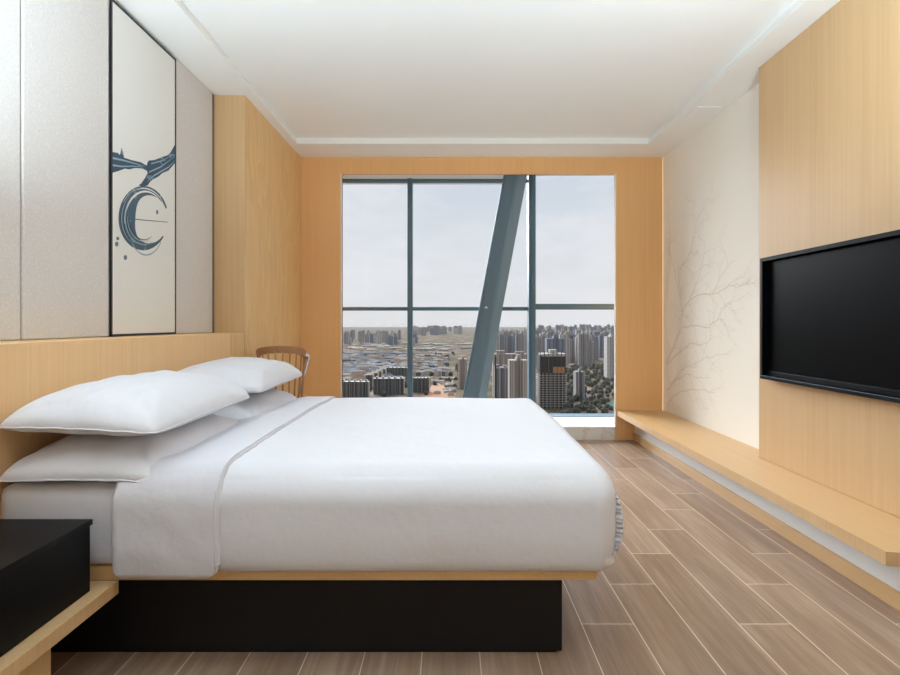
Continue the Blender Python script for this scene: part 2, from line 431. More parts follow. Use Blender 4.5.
# ------------------------------------------------------------------ right side: feature panel, television, bench
tag(box('feature_wall_panel', M['oak'], 2.05, XR, YB + .01, 3.33, .307, 2.899, .002), 'tall oak veneer panel on the right wall behind the television', 'wall panel')
tv = thing('television', 'large black wall-mounted television on the oak panel', 'television', (2.05, 2.5, .845))
ty0, ty1, tz0, tz1 = 1.70, 3.204, .845, 1.613
bm = bmesh.new()
fx0, fx1 = 1.98, 2.0495
t_ = .022
add_box(bm, fx0, fx1, ty0, ty0 + .022, tz0, tz1); add_box(bm, fx0, fx1, ty1 - .022, ty1, tz0, tz1)
add_box(bm, fx0, fx1, ty0 + .022, ty1 - .022, tz1 - t_, tz1); add_box(bm, fx0, fx1, ty0 + .022, ty1 - .022, tz0, tz0 + t_)
add_box(bm, 2.03, fx1, ty0 + .022, ty1 - .022, tz0 + t_, tz1 - t_)
finish('surround', bm, M['tv_case'], tv)
box('screen', M['screen'], 2.016, 2.03, ty0 + .024, ty1 - .024, tz0 + .055, tz1 - .027, .001, parent=tv)
box('lower_bezel', M['tv_case'], 2.006, 2.03, ty0 + .024, ty1 - .024, tz0 + .023, tz0 + .053, .003, parent=tv)
bm = bmesh.new(); add_tube(bm, [(fx0 - .0006, ty0, tz0 + .02), (fx0 - .0006, ty1, tz0 + .02)], .0012, 6)  # thin pale tube standing in for a highlight on the lower frame edge
finish('edge_highlight_line', bm, M['mullion'], tv)

# bench: shelf with a chamfered near corner
bn = thing('bench', 'long low oak bench shelf under the television and branch mural', 'bench', (1.95, 3.5, .0))
bm = bmesh.new()
add_prism(bm, [(1.70, 1.955), (1.86, 1.925), (XR - .001, 1.925), (XR - .001, BACK - .001), (1.70, BACK - .001)], 'Z', .251, .306)
finish('bench_top', bm, [M['oak_y'], M['oak']], bn)
for p in bn.children[0].data.polygons:
    if p.normal.z < .5: p.material_index = 1
box('white_back_panel', M['white_gloss'], 1.885, 1.90, YB + .01, BACK - .001, .062, .2508, parent=bn)
box('plinth_board', M['oak_y'], 1.865, 1.885, YB + .01, BACK - .001, .0, .072, .001, parent=bn)

# branch mural on the white wall
def mural():
    bm = bmesh.new()
    def at(zx, zy):
        px = 640 + zx / 2.6; py = 170 + zy / 2.6
        d = min(F * XR / max(px - 451, 1), BACK - .03)
        return Vector((XR, d, HZ - (py - 323) * d / F))
    def ribbon(pts, w0, w1):
        # a flat relief line on the wall, 1 mm proud
        n = len(pts); L, Rr = [], []
        for i, p in enumerate(pts):
            d = (pts[min(i + 1, n - 1)] - pts[max(i - 1, 0)]); d.normalize()
            s = Vector((0, -d.z, d.y)); w = (w0 + (w1 - w0) * i / (n - 1)) / 2
            L.append(bm.verts.new(p + s * w + Vector((-.0012, 0, 0)))); Rr.append(bm.verts.new(p - s * w + Vector((-.0012, 0, 0))))
        for i in range(n - 1): bm.faces.new((L[i], L[i + 1], Rr[i + 1], Rr[i]))
    def wiggle(pts, k=4, amp=.012):
        out = []
        for i in range(len(pts) - 1):
            for j in range(k):
                p = pts[i].lerp(pts[i + 1], j / k); out.append(p + Vector((0, R.uniform(-amp, amp), R.uniform(-amp, amp)) ) * (0 if j == 0 else 1))
        out.append(pts[-1]); return out
    def twig(p, ang, ln, w, depth):
        pts = [p]; a = ang
        for i in range(5):
            a += R.uniform(-.35, .35); q = pts[-1] + Vector((0, -math.cos(a), math.sin(a))) * ln / 5
            if q.y > BACK - .03 or q.z < .33 or q.y < 3.45: break
            pts.append(q)
        if len(pts) < 2: return
        ribbon(pts, w, w * .5)
        if depth > 0:
            for i in (2, 4):
                if i < len(pts): twig(pts[i], a + R.choice((-1, 1)) * R.uniform(.4, .9), ln * .6, w * .7, depth - 1)
    B = [[(68, 500), (85, 470), (100, 430), (108, 400), (110, 370), (125, 345), (150, 325), (190, 322), (215, 310), (240, 300), (265, 297), (288, 285)],
         [(110, 370), (105, 330), (95, 290), (88, 250), (75, 210), (80, 180), (72, 120)],
         [(105, 330), (100, 260), (120, 240), (130, 215), (138, 180), (150, 130), (165, 90)],
         [(74, 490), (90, 450), (110, 410), (140, 405), (180, 410), (200, 390), (215, 360), (238, 340)],
         [(70, 505), (100, 475), (130, 450), (160, 455), (190, 438)],
         [(70, 572), (90, 550), (120, 530), (150, 540), (181, 541)],
         [(72, 615), (85, 590), (110, 575), (150, 572), (195, 578)],
         [(80, 560), (105, 520), (150, 500), (200, 480)],
         [(125, 345), (150, 290), (165, 230), (170, 190)],
         [(190, 322), (215, 270), (245, 235)],
         [(68, 470), (72, 540), (76, 600)]]
    for k, b in enumerate(B):
        pts = wiggle([at(*p) for p in b])
        ribbon(pts, .010 if k < 7 else .006, .004)
        for i in range(3, len(pts), 3):
            d = pts[i] - pts[i - 1]; a = math.atan2(d.z, -d.y)
            twig(pts[i], a + R.choice((-1, 1)) * R.uniform(.4, 1.0), R.uniform(.14, .34), .0038, 2)
    o = finish('branch_mural', bm, M['branch'])
    tag(o, 'pale grey leafless branch drawing on the cream right wall', 'wall drawing')
mural()

# ------------------------------------------------------------------ bed
BX0, BX1, BY0, BY1 = -1.535, .505, 1.70, 3.38
bed = thing('bed_frame', 'wide oak platform bed base on a recessed black plinth', 'bed', (-.5, 2.7, 0))
def rounded_slab(name, mat, x0, x1, y0, y1, z0, z1, r, parent):
    pts = []
    for cx, cy, a0 in ((x1 - r, y0 + r, -90), (x1 - r, y1 - r, 0)):
        for k in range(7):
            a = math.radians(a0 + 15 * k); pts.append((cx + r * math.cos(a), cy + r * math.sin(a)))
    pts = [(x0, y0)] + pts + [(x0, y1)]
    bm = bmesh.new(); add_prism(bm, pts, 'Z', z0, z1); return finish(name, bm, mat, parent)
rounded_slab('platform', M['oak_y'], BX0, BX1, BY0, BY1, .326, .372, .03, bed)
box('plinth_box', M['black_matt'], -1.5, .404, 1.818, 3.27, .008, .326, .002, parent=bed)
box('plinth_foot', M['black'], -1.48, .385, 1.824, 3.26, 0, .008, parent=bed)

def round_box_grid(x0, x1, y0, y1, z0, z1, r, rb, nx, ny, nz, skip=()):
    """box surface grid, edges rounded by r (rb along the lower edges)"""
    bm = bmesh.new()
    faces = []
    def P(i, j, k): return (x0 + (x1 - x0) * i / nx, y0 + (y1 - y0) * j / ny, z0 + (z1 - z0) * k / nz)
    cache = {}
    def V(i, j, k):
        key = (i, j, k)
        if key not in cache: cache[key] = bm.verts.new(P(i, j, k))
        return cache[key]
    for i in range(nx):
        for j in range(ny):
            if 'top' not in skip: bm.faces.new((V(i, j, nz), V(i + 1, j, nz), V(i + 1, j + 1, nz), V(i, j + 1, nz)))
            if 'bottom' not in skip: bm.faces.new((V(i, j, 0), V(i, j + 1, 0), V(i + 1, j + 1, 0), V(i + 1, j, 0)))
    for i in range(nx):
        for k in range(nz):
            bm.faces.new((V(i, 0, k), V(i + 1, 0, k), V(i + 1, 0, k + 1), V(i, 0, k + 1)))
            bm.faces.new((V(i, ny, k), V(i, ny, k + 1), V(i + 1, ny, k + 1), V(i + 1, ny, k)))
    for j in range(ny):
        for k in range(nz):
            if 'x0' not in skip: bm.faces.new((V(0, j, k), V(0, j, k + 1), V(0, j + 1, k + 1), V(0, j + 1, k)))
            if 'x1' not in skip: bm.faces.new((V(nx, j, k), V(nx, j + 1, k), V(nx, j + 1, k + 1), V(nx, j, k + 1)))
    return bm

def soften(bm, x0, x1, y0, y1, z0, z1, r, rb, rx0=None, rx1=None):
    zm = z0 + rb
    for v in bm.verts:
        p = v.co.copy(); rr = r if p.z > zm + .001 else rb
        ra = (rx1 or r) if p.x > (x0 + x1) / 2 else (rx0 or r)
        q = Vector((min(max(p.x, x0 + ra), x1 - ra), min(max(p.y, y0 + rr), y1 - rr), min(max(p.z, z0 + rb), z1 - r)))
        d = p - q
        s = Vector((d.x / ra, d.y / rr, d.z / (r if d.z > 0 else rb)))
        L = s.length
        if L > 1e-6:
            s = s / L
            v.co = q + Vector((s.x * ra, s.y * rr, s.z * (r if d.z > 0 else rb)))

# mattress with fitted sheet
bm = round_box_grid(-1.538, .46, 1.692, 3.37, .373, .652, .05, .03, 60, 56, 14)
soften(bm, -1.538, .46, 1.692, 3.37, .373, .652, .05, .03, rx0=.012)
for v in bm.verts:
    n = noise.noise(v.co * 3.0) * .006
    if v.co.z > .63: v.co.z += n
    elif .40 < v.co.z < .6: v.co.y += n
tag(finish('mattress', bm, M['sheet'], smooth=True), 'white sheeted mattress on the oak platform, bare beside the black box', 'mattress')

# duvet
DX0, DX1, DY0, DY1, DZ0, DZ1 = -1.10, .578, 1.662, 3.405, 0.345, .704
def wrinkle(p):
    return noise.noise(Vector((p.x * 1.6, p.y * 1.2, p.z * 1.6))) * .010 + noise.noise(Vector((p.x * 5 + 7, p.y * 3, p.z * 4))) * .0035
duv = thing('duvet', 'plain white duvet covering the bed to its foot', 'duvet', (-.3, 2.5, .37))
bm = round_box_grid(DX0, DX1, DY0, DY1, DZ0, DZ1, .13, .05, 110, 110, 26, skip=('bottom', 'x0'))
soften(bm, DX0, DX1, DY0, DY1, DZ0, DZ1, .115, .05, rx0=.001, rx1=.085)
for v in bm.verts:
    p = v.co; w = wrinkle(p)
    if p.z > DZ1 - .03:
        p.z += w + .012 * math.sin(math.pi * (p.y - DY0) / (DY1 - DY0))
    # belly of the hanging sides, tucked in at the hem
    k = (p.z - DZ0) / (DZ1 - DZ0)
    tuck = .022 * (1 - min(1, k / .45)) ** 2 if k < .45 else 0
    if p.y < DY0 + .06: p.y += tuck * .9 + w * .6
    if p.y > DY1 - .06: p.y -= tuck
    if p.x > DX1 - .06: p.x -= tuck * 1.1
    # dip towards the turned-down edge
    if p.x < -.79 and p.z > .5: p.z -= .012 * min(1, (-.79 - p.x) / .04)
    if p.x < -.79 and p.y < DY0 + .1: p.y += .010
dv = finish('cover', bm, M['linen'], duv, smooth=True)
md = dv.modifiers.new('thick', 'SOLIDIFY'); md.thickness = .014; md.offset = -1
# gathered seam at the near foot corner
bm = bmesh.new()
nseg, rows = 90, 6
grid = []
for i in range(nseg + 1):
    s_ = i / nseg; z = .40 + s_ * .215
    w_ = (math.sin(math.pi * s_) ** .5) * .030 + .004
    k = (z - DZ0) / (DZ1 - DZ0); tk = .022 * 1.1 * (1 - min(1, k / .45)) ** 2
    row = []
    for j in range(rows + 1):
        u = j / rows; th = rad(-38) if False else math.radians(-30)
        # ruffled flange: root inside the corner, free edge outside
        ru = .006 * math.sin(i * .95 + 1.3 * math.sin(i * .37)) * (.3 + u)
        q = Vector((DX1 - .085 - tk, DY0 + .115, 0))
        dr = Vector((.085 * math.cos(th), .115 * math.sin(th), 0)); n_ = Vector((math.cos(th), math.sin(th), 0)); tn = Vector((-n_.y, n_.x, 0))
        top_pull = max(0, (z - (DZ1 - .115)) / .115); top_pull = 1 - math.sqrt(max(0, 1 - min(1, top_pull) ** 2))
        p = q + dr * (1 - top_pull) - n_ * .008 + n_ * w_ * u + tn * (ru - .006 * u)
        row.append(bm.verts.new((p.x, p.y, z)))
    grid.append(row)
for i in range(nseg):
    for j in range(rows): bm.faces.new((grid[i][j], grid[i][j + 1], grid[i + 1][j + 1], grid[i + 1][j]))
gs = finish('gathered_seam', bm, M['sheet'], duv, smooth=True)
md = gs.modifiers.new('thick', 'SOLIDIFY'); md.thickness = .004; md.offset = 0

# turned-down band of the top sheet
def band():
    bm = bmesh.new(); x0, x1 = -1.128, -.768; nx = 40
    path = []
    y0, y1, z0, z1, r, off = DY0, DY1, DZ0 + .006, DZ1, .115, .013
    n = 16
    for k in range(n): path.append((y0, z0 + (z1 - r - z0) * k / n, -1, 0))
    for k in range(13):
        a = math.radians(180 - 90 * k / 12); path.append((y0 + r + r * math.cos(a), z1 - r + r * math.sin(a), math.cos(a), math.sin(a)))
    for k in range(1, 60): path.append((y0 + r + (y1 - y0 - 2 * r) * k / 60, z1, 0, 1))
    for k in range(13):
        a = math.radians(90 - 90 * k / 12); path.append((y1 - r + r * math.cos(a), z1 - r + r * math.sin(a), math.cos(a), math.sin(a)))
    for k in range(1, n + 1): path.append((y1, z1 - r - (z1 - r - z0) * k / n, 1, 0))
    rows = []
    for i in range(nx + 1):
        u = i / nx; x = x0 + (x1 - x0) * u
        e = min(u, 1 - u) * (x1 - x0); lift = off * min(1, (e / .018)) ** .5
        row = []
        for (y, z, ny_, nz_) in path:
            # wavy ends
            xx = x + (.003 * noise.noise(Vector((y * 9, z * 9, 1))) + .0018 * math.sin((y + z) * 90)) * (1 if u > .9 or u < .1 else .3)
            # rounded lower corners
            zz = z
            cr = .05
            if z < z0 + cr and e < cr:
                zz = max(z, z0 + cr - math.sqrt(max(0, cr * cr - (cr - e) ** 2)))
            w = wrinkle(Vector((xx, y, z)))
            k = (zz - DZ0) / (DZ1 - DZ0); tuck = .012 * (1 - min(1, max(k, 0) / .3)) ** 2
            yy = y + ny_ * (lift) - ny_ * tuck
            zz = zz + nz_ * lift
            if nz_ > .5: zz += w + .012 * math.sin(math.pi * (y - DY0) / (DY1 - DY0)) + .008 * noise.noise(Vector((x * 9, y * 5, 3))) * (1 - u)
            if ny_ < -.5: yy += w * .6 + .003 * noise.noise(Vector((x * 12, 0, z * 12)))
            if nz_ > .5 and u < .5: zz -= .03 * (1 - u / .5) * (1 if y > 2 else (y - 1.75) / .25 if y > 1.75 else 0)
            row.append(bm.verts.new((xx, yy, zz)))
        rows.append(row)
    for i in range(nx):
        for k in range(len(path) - 1): bm.faces.new((rows[i][k], rows[i + 1][k], rows[i + 1][k + 1], rows[i][k + 1]))
    o = finish('turned_down_sheet', bm, M['sheet'], duv, smooth=True)
    m = o.modifiers.new('thick', 'SOLIDIFY'); m.thickness = .012; m.offset = -1
    # stitched hem cord
    bm = bmesh.new(); pts = []
    for k in range(len(path)): 
        v = rows_co[k]; pts.append(v)
    add_tube(bm, pts, .0028, 6); finish('hem_piping', bm, M['linen'], duv, smooth=True)
rows_co = []
# (hem points need the same formula, so collect them first)
def hem_points():
    y0, y1, z0, z1, r = DY0, DY1, DZ0 + .045, DZ1, .115
    pts = []
    for k in range(16): pts.append((y0 - .014, z0 + (z1 - r - z0) * k / 16))
    for k in range(13):
        a = math.radians(180 - 90 * k / 12); pts.append((y0 + r + (r + .013) * math.cos(a), z1 - r + (r + .013) * math.sin(a)))
    for k in range(1, 60):
        y = y0 + r + (y1 - y0 - 2 * r) * k / 60; pts.append((y, z1 + .013 + .012 * math.sin(math.pi * (y - DY0) / (DY1 - DY0))))
    for k in range(13):
        a = math.radians(90 - 90 * k / 12); pts.append((y1 - r + (r + .013) * math.cos(a), z1 - r + (r + .013) * math.sin(a)))
    while len(pts) < 117: pts.append((y1 + .013, z1 - r - .01 * (len(pts) - 100)))
    for (y, z) in pts: rows_co.append(Vector((-.778 + .003 * noise.noise(Vector((y * 9, z * 9, 1))), y, z + (wrinkle(Vector((-.78, y, z))) if z > .69 else 0))))
hem_points(); band()

# pillows
def pillow(name, cx, cy, cz, a, b, T, tilt_y, tilt_x, yaw, label, seed, sag=.012, low=.42):
    nu, nv = 56, 72; bm = bmesh.new(); off = Vector((seed * 13.7, seed * 5.1, 0))
    def pt(u, v, side):
        cr = 1 - .07 * (u * v) ** 6
        x = a * u * (1 - .03 * (1 - v * v)) * cr; y = b * v * (1 - .03 * (1 - u * u)) * cr
        fu, fv = max(0, 1 - abs(u) ** 2.6), max(0, 1 - abs(v) ** 2.8)
        h = T * (fu ** .52) * (fv ** .48)
        edge = min(1 - abs(u), 1 - abs(v))
        wr = noise.noise(Vector((u * 2.2, v * 2.6, side)) + off) * .011 + noise.noise(Vector((u * 6, v * 7, side)) + off) * .002
        # folds running in from corners
        for su, sv in ((1, 1), (1, -1), (-1, 1), (-1, -1)):
            du, dv_ = u - su, v - sv; rr = math.hypot(du, dv_)
            if rr < .8: wr += .004 * math.sin(math.atan2(dv_ * b, du * a) * 9 + seed) * math.sin(math.pi * rr / .8) 
        h2 = h + wr * min(1, edge / .15)
        z = h2 * (1.0 if side > 0 else -low) if side > 0 else -low * h - abs(wr) * .2 * min(1, edge / .15)
        z += .004 * noise.noise(Vector((u * 5, v * 5, 9)) + off)
        z -= sag * (abs(u) ** 3 * .6 + abs(v) ** 3 * .6)
        return Vector((x, y, z))
    cache = {}
    def V(i, j, s):
        key = (i, j, 0 if i in (0, nu) or j in (0, nv) else s)
        if key not in cache:
            u = -math.cos(math.pi * i / nu) * .35 + (-1 + 2 * i / nu) * .65; v = -math.cos(math.pi * j / nv) * .35 + (-1 + 2 * j / nv) * .65
            cache[key] = bm.verts.new(pt(u, v, s))
        return cache[key]
    for i in range(nu):
        for j in range(nv):
            for s in (1, -1): bm.faces.new((V(i, j, s), V(i + 1, j, s), V(i + 1, j + 1, s), V(i, j + 1, s)))
    m = Matrix.Rotation(yaw, 4, 'Z') @ Matrix.Rotation(tilt_x, 4, 'X') @ Matrix.Rotation(tilt_y, 4, 'Y')
    bmesh.ops.transform(bm, matrix=Matrix.Translation((cx, cy, cz)) @ m, verts=bm.verts)
    ring = [(i, 0) for i in range(nu)] + [(nu, j) for j in range(nv)] + [(i, nv) for i in range(nu, 0, -1)] + [(0, j) for j in range(nv, -1, -1)]
    edge_pts = [cache[(i, j, 0)].co.copy() for i, j in ring]
    o = tag(finish(name, bm, M['linen'], smooth=True), label, 'pillow')
    bm = bmesh.new(); add_tube(bm, edge_pts, .0032, 6); finish('seam_piping', bm, M['sheet'], o, smooth=True)
    return o
rad = math.radians
pillow('pillow', -1.266, 2.075, .680, .285, .41, .128, rad(0), rad(0), rad(0), 'white pillow nearest the camera, underneath the upper near pillow', 1, low=.2)
pillow('pillow', -1.250, 2.055, .860, .285, .405, .125, rad(2), rad(.8), rad(-1), 'white pillow on top of the near stack beside the black box', 2)
pillow('pillow', -1.262, 2.93, .684, .285, .41, .125, rad(0), rad(0), rad(0), 'white pillow at the window side, underneath the upper far pillow', 3, low=.2)
pillow('pillow', -1.255, 2.955, .872, .285, .41, .118, rad(1.5), rad(.5), rad(1), 'white pillow on top of the far stack by the window side', 4)

# ------------------------------------------------------------------ bedside box and its shelf
sh = thing('bedside_shelf', 'oak bedside shelf in the lower left corner carrying the black box', 'shelf', (-1.36, 1.3, 0))
box('shelf_board', M['oak'], -1.535, -1.129, .75, 1.699, .282, .3255, .001, parent=sh)
box('support_panel', M['oak'], -1.53, -1.2, .8, 1.50, 0, .282, .001, parent=sh)
ns = thing('bedside_box', 'black lacquered bedside box standing on the oak shelf', 'bedside table', (-1.38, 1.3, .326))
box('body', M['black'], -1.53, -1.176, .78, 1.630, .326, .542, .002, parent=ns)
box('top_board', M['black'], -1.534, -1.170, .775, 1.634, .542, .56, .002, parent=ns)

# ------------------------------------------------------------------ lounge chair beyond the bed
def chair():
    cx, cy = -1.33, 3.93
    t = thing('lounge_chair', 'walnut lounge chair with curved back behind the pillows near the window', 'chair', (cx, cy, 0))
    bm = bmesh.new()
    # curved back shell, wrapping round the seat; open side faces +x and the window
    nA, nZ = 40, 8; th = .014
    def shell(a, s, o):
        ang = rad(205 + 175 * a)           # from wall side round the camera side
        rx, ry = .165 + .01 * s + o, .20 + .02 * s + o
        top = .955 + .075 * math.sin(math.pi * min(1, max(0, a * .92 + .08))) ** .7
        z = top - .055 * (1 - s)
        return Vector((cx + rx * math.cos(ang), cy + ry * math.sin(ang) * .9, z))
    g = {}
    for q, o in ((0, 0), (1, th)):
        for i in range(nA + 1):
            for k in range(nZ + 1): g[q, i, k] = bm.verts.new(shell(i / nA, k / nZ, o))
    for i in range(nA):
        for k in range(nZ):
            bm.faces.new((g[0, i, k], g[0, i + 1, k], g[0, i + 1, k + 1], g[0, i, k + 1])); bm.faces.new((g[1, i, k], g[1, i, k + 1], g[1, i + 1, k + 1], g[1, i + 1, k]))
        bm.faces.new((g[0, i, nZ], g[0, i + 1, nZ], g[1, i + 1, nZ], g[1, i, nZ])); bm.faces.new((g[0, i, 0], g[1, i, 0], g[1, i + 1, 0], g[0, i + 1, 0]))
    for k in range(nZ):
        bm.faces.new((g[0, 0, k], g[0, 0, k + 1], g[1, 0, k + 1], g[1, 0, k])); bm.faces.new((g[0, nA, k], g[1, nA, k], g[1, nA, k + 1], g[0, nA, k + 1]))
    finish('backrest', bm, M['walnut'], t, smooth=True)
    bm = bmesh.new()
    for k in range(24):
        pass
    pts = []
    for i in range(25):
        a = 2 * math.pi * i / 24; pts.append((cx + .21 * math.cos(a), cy + .23 * math.sin(a)))
    add_prism(bm, pts[:-1], 'Z', .42, .50)
    bmesh.ops.bevel(bm, geom=[e for e in bm.edges if abs(e.verts[0].co.z - e.verts[1].co.z) < .001 and len(e.link_faces) == 2 and abs(e.link_faces[0].normal.z - e.link_faces[1].normal.z) > .5], offset=.02, segments=3, affect='EDGES')
    finish('seat', bm, M['seat_fabric'], t, smooth=True)
    def leg(name, p0, p1, r, m):
        bm = bmesh.new(); add_tube(bm, [p0, p1], r, 10); finish(name, bm, m, t, smooth=True)
    for sx, sy in ((-1, -1), (1, -1), (-1, 1), (1, 1)):
        leg('leg', (cx + sx * .2, cy + sy * .23, 0), (cx + sx * .15, cy + sy * .16, .43), .014, M['chrome'])
    for k in range(11):
        p = shell(k / 10, .3, .007); q = Vector((cx + (p.x - cx) * .8, cy + (p.y - cy) * .8, .48))
        leg('back_spindle', q, p, .006, M['walnut'])
    # bright metal bracket and post at the open end of the back
    bm = bmesh.new()
    e = shell(1, 1, .012)
    add_tube(bm, [e + Vector((-.05, -.05, -.002)), e + Vector((-.012, -.03, -.006)), e + Vector((.012, -.01, -.022)), e + Vector((.016, .0, -.05)), e + Vector((-.03, .0, -.2)), (cx + .10, cy - .02, .49)], [.012, .018, .018, .012, .010, .010], 10)
    finish('arm_post', bm, M['chrome'], t, smooth=True)
chair()

# ------------------------------------------------------------------ fill lamps added out of view (above and beside the camera)
for (x, y, s, lab) in ((-.1, 1.93, .48, 'square fill light added out of view above the near side of the bed'),):
    t = thing('ceiling_fill_lamp', lab, 'fill light', (x, y, 2.9))
    bm = bmesh.new(); w = .03
    add_box(bm, x - s, x - s + w, y - s, y + s, 2.90, 2.955); add_box(bm, x + s - w, x + s, y - s, y + s, 2.90, 2.955)
    add_box(bm, x - s + w, x + s - w, y - s, y - s + w, 2.90, 2.955); add_box(bm, x - s + w, x + s - w, y + s - w, y + s, 2.90, 2.955)
    finish('fill_rim', bm, M['frame_black'], t)
    box('fill_panel', M['fill_lamp'], x - s + w, x + s - w, y - s + w, y + s - w, 2.912, 2.935, parent=t)

# two fill uplights added out of view: right floor and bedside box
for (x, y, z, en, name, lab, cat) in ((1.2, 1.08, 0, 68, 'floor_fill_uplight', 'added fill uplight on a tall black pole before the oak feature panel', 'floor fill light'), (-1.36, .98, .56, 60, 'bedside_fill_uplight', 'added fill uplight on a slim black pole on the bedside box', 'bedside fill light')):
    t = thing(name, lab, cat, (x, y, z))
    bm = bmesh.new(); add_tube(bm, [(x, y, z), (x, y, z + .02)], .1, 24); finish('base', bm, M['frame_black'], t)
    bm = bmesh.new(); add_tube(bm, [(x, y, z + .02), (x, y, 1.5)], .012, 12); finish('pole', bm, M['frame_black'], t)
    bm = bmesh.new(); add_tube(bm, [(x, y, 1.5), (x, y, 1.53), (x, y, 1.6)], [.04, .1, .16], 32, cap=False); finish('fill_bowl', bm, M['frame_black'], t)
    ld = bpy.data.lights.new('fill_bulb', 'AREA'); ld.shape = 'DISK'; ld.size = .28; ld.energy = en; ld.color = (.70, .87, 1)  # area light added to brighten ceiling and room
    lo = bpy.data.objects.new('fill_bulb', ld); C.objects.link(lo); lo.parent = t; lo.location = (0, 0, 1.585 - z); lo.rotation_euler = (math.pi, 0, 0)

# ------------------------------------------------------------------ the city far below
G = -130.0
def facade(name, wall, win, fh=3.0, bw=3.4, wz=.5, wx=.5, band=None, rib=0):
    m, t, b = material(name, wall, .8, spec=.2)
    g = t.add('ShaderNodeNewGeometry'); s = t.add('ShaderNodeSeparateXYZ'); t.l.new(g.outputs['Position'], s.inputs[0])
    n = t.add('ShaderNodeSeparateXYZ'); t.l.new(g.outputs['Normal'], n.inputs[0])
    h = t.math('ADD', s.outputs[0], s.outputs[1])
    fz = t.math('FRACT', t.math('DIVIDE', s.outputs[2], fh)); fx = t.math('FRACT', t.math('DIVIDE', h, bw))
    k = t.math('MULTIPLY', t.math('LESS_THAN', fz, wz), t.math('LESS_THAN', fx, wx))
    side = t.math('LESS_THAN', t.math('ABSOLUTE', n.outputs[2]), .5)
    c = wall
    if rib:
        fr = t.math('FRACT', t.math('DIVIDE', h, rib)); c = t.mix(t.math('LESS_THAN', fr, .35), wall, band or win)
    c = t.mix(t.math('MULTIPLY', k, side), c, win)
    oi = t.add('ShaderNodeObjectInfo')
    c = t.mix(t.math('MULTIPLY', oi.outputs['Random'], .35), c, tuple(v * .6 for v in wall[:3]) + (1,))
    t.l.new(c, b.inputs['Base Color']); return m
FM = [facade('grey_tower', rgb(170, 163, 158), rgb(70, 74, 82), rib=9, band=rgb(118, 116, 118)),
      facade('warm_tower', rgb(186, 172, 158), rgb(90, 88, 88), rib=8, band=rgb(140, 128, 118)),
      facade('blue_grey_tower', rgb(140, 143, 152), rgb(78, 82, 94), rib=10, band=rgb(104, 106, 116)),
      facade('pale_tower', rgb(200, 194, 186), rgb(110, 110, 114), rib=12, band=rgb(160, 154, 150))]
slabm = facade('apartment_slab', rgb(122, 118, 112), rgb(42, 48, 54), fh=3, bw=4, wz=.62, wx=.6, rib=7, band=rgb(70, 72, 74))
concm = facade('raw_concrete', rgb(112, 104, 98), rgb(44, 40, 40), fh=3.6, bw=5, wz=.7, wx=.75)
whitem = material('pale_render', rgb(196, 184, 168), .8)[0]
roofm = material('flat_roof', rgb(176, 168, 158), .9)[0]
roofb = material('blue_sheet_roof', rgb(116, 124, 134), .7)[0]
roofr = material('red_brown_roof', rgb(140, 112, 92), .9)[0]
darkm = material('dark_netting', rgb(58, 52, 52), .9)[0]
def ground():
    m, t, b = material('city_ground', rgb(140, 128, 112), 1, spec=0)
    b.inputs['IOR'].default_value = 1.0
    a = t.noise(t.pos((.004, .0022, .01)), 1, 5, .6); c = t.noise(t.pos((.03, .016, .03)), 1, 4, .7)
    vor = t.add('ShaderNodeTexVoronoi', feature='F1', distance='MANHATTAN'); vor.inputs['Scale'].default_value = 1
    t.l.new(t.pos((.022, .011, 0)), vor.inputs['Vector'])
    sp = t.add('ShaderNodeSeparateColor'); t.l.new(vor.outputs['Color'], sp.inputs[0])
    col = t.ramp(a, [(.3, rgb(84, 88, 70)), (.42, rgb(134, 116, 92)), (.5, rgb(146, 118, 94)), (.6, rgb(100, 94, 78)), (.72, rgb(150, 138, 124))])
    blocks = t.ramp(sp.outputs[0], [(0, rgb(82, 82, 74)), (.3, rgb(128, 116, 100)), (.55, rgb(166, 140, 116)), (.8, rgb(120, 118, 116)), (1, rgb(206, 194, 178))])
    col = t.mix(.55, col, blocks)
    col = t.mix(t.ramp(c, [(.4, (0, 0, 0, 1)), (.65, (.8, .8, .8, 1))]), col, rgb(74, 78, 66))
    t.l.new(col, b.inputs['Base Color']); return m
bm = bmesh.new(); bmesh.ops.create_grid(bm, x_segments=2, y_segments=2, size=1)
for v in bm.verts: v.co = Vector((v.co.x * 14000, 7900 + v.co.y * 8100, G))
tag(finish('city_ground', bm, ground()), kind='structure')

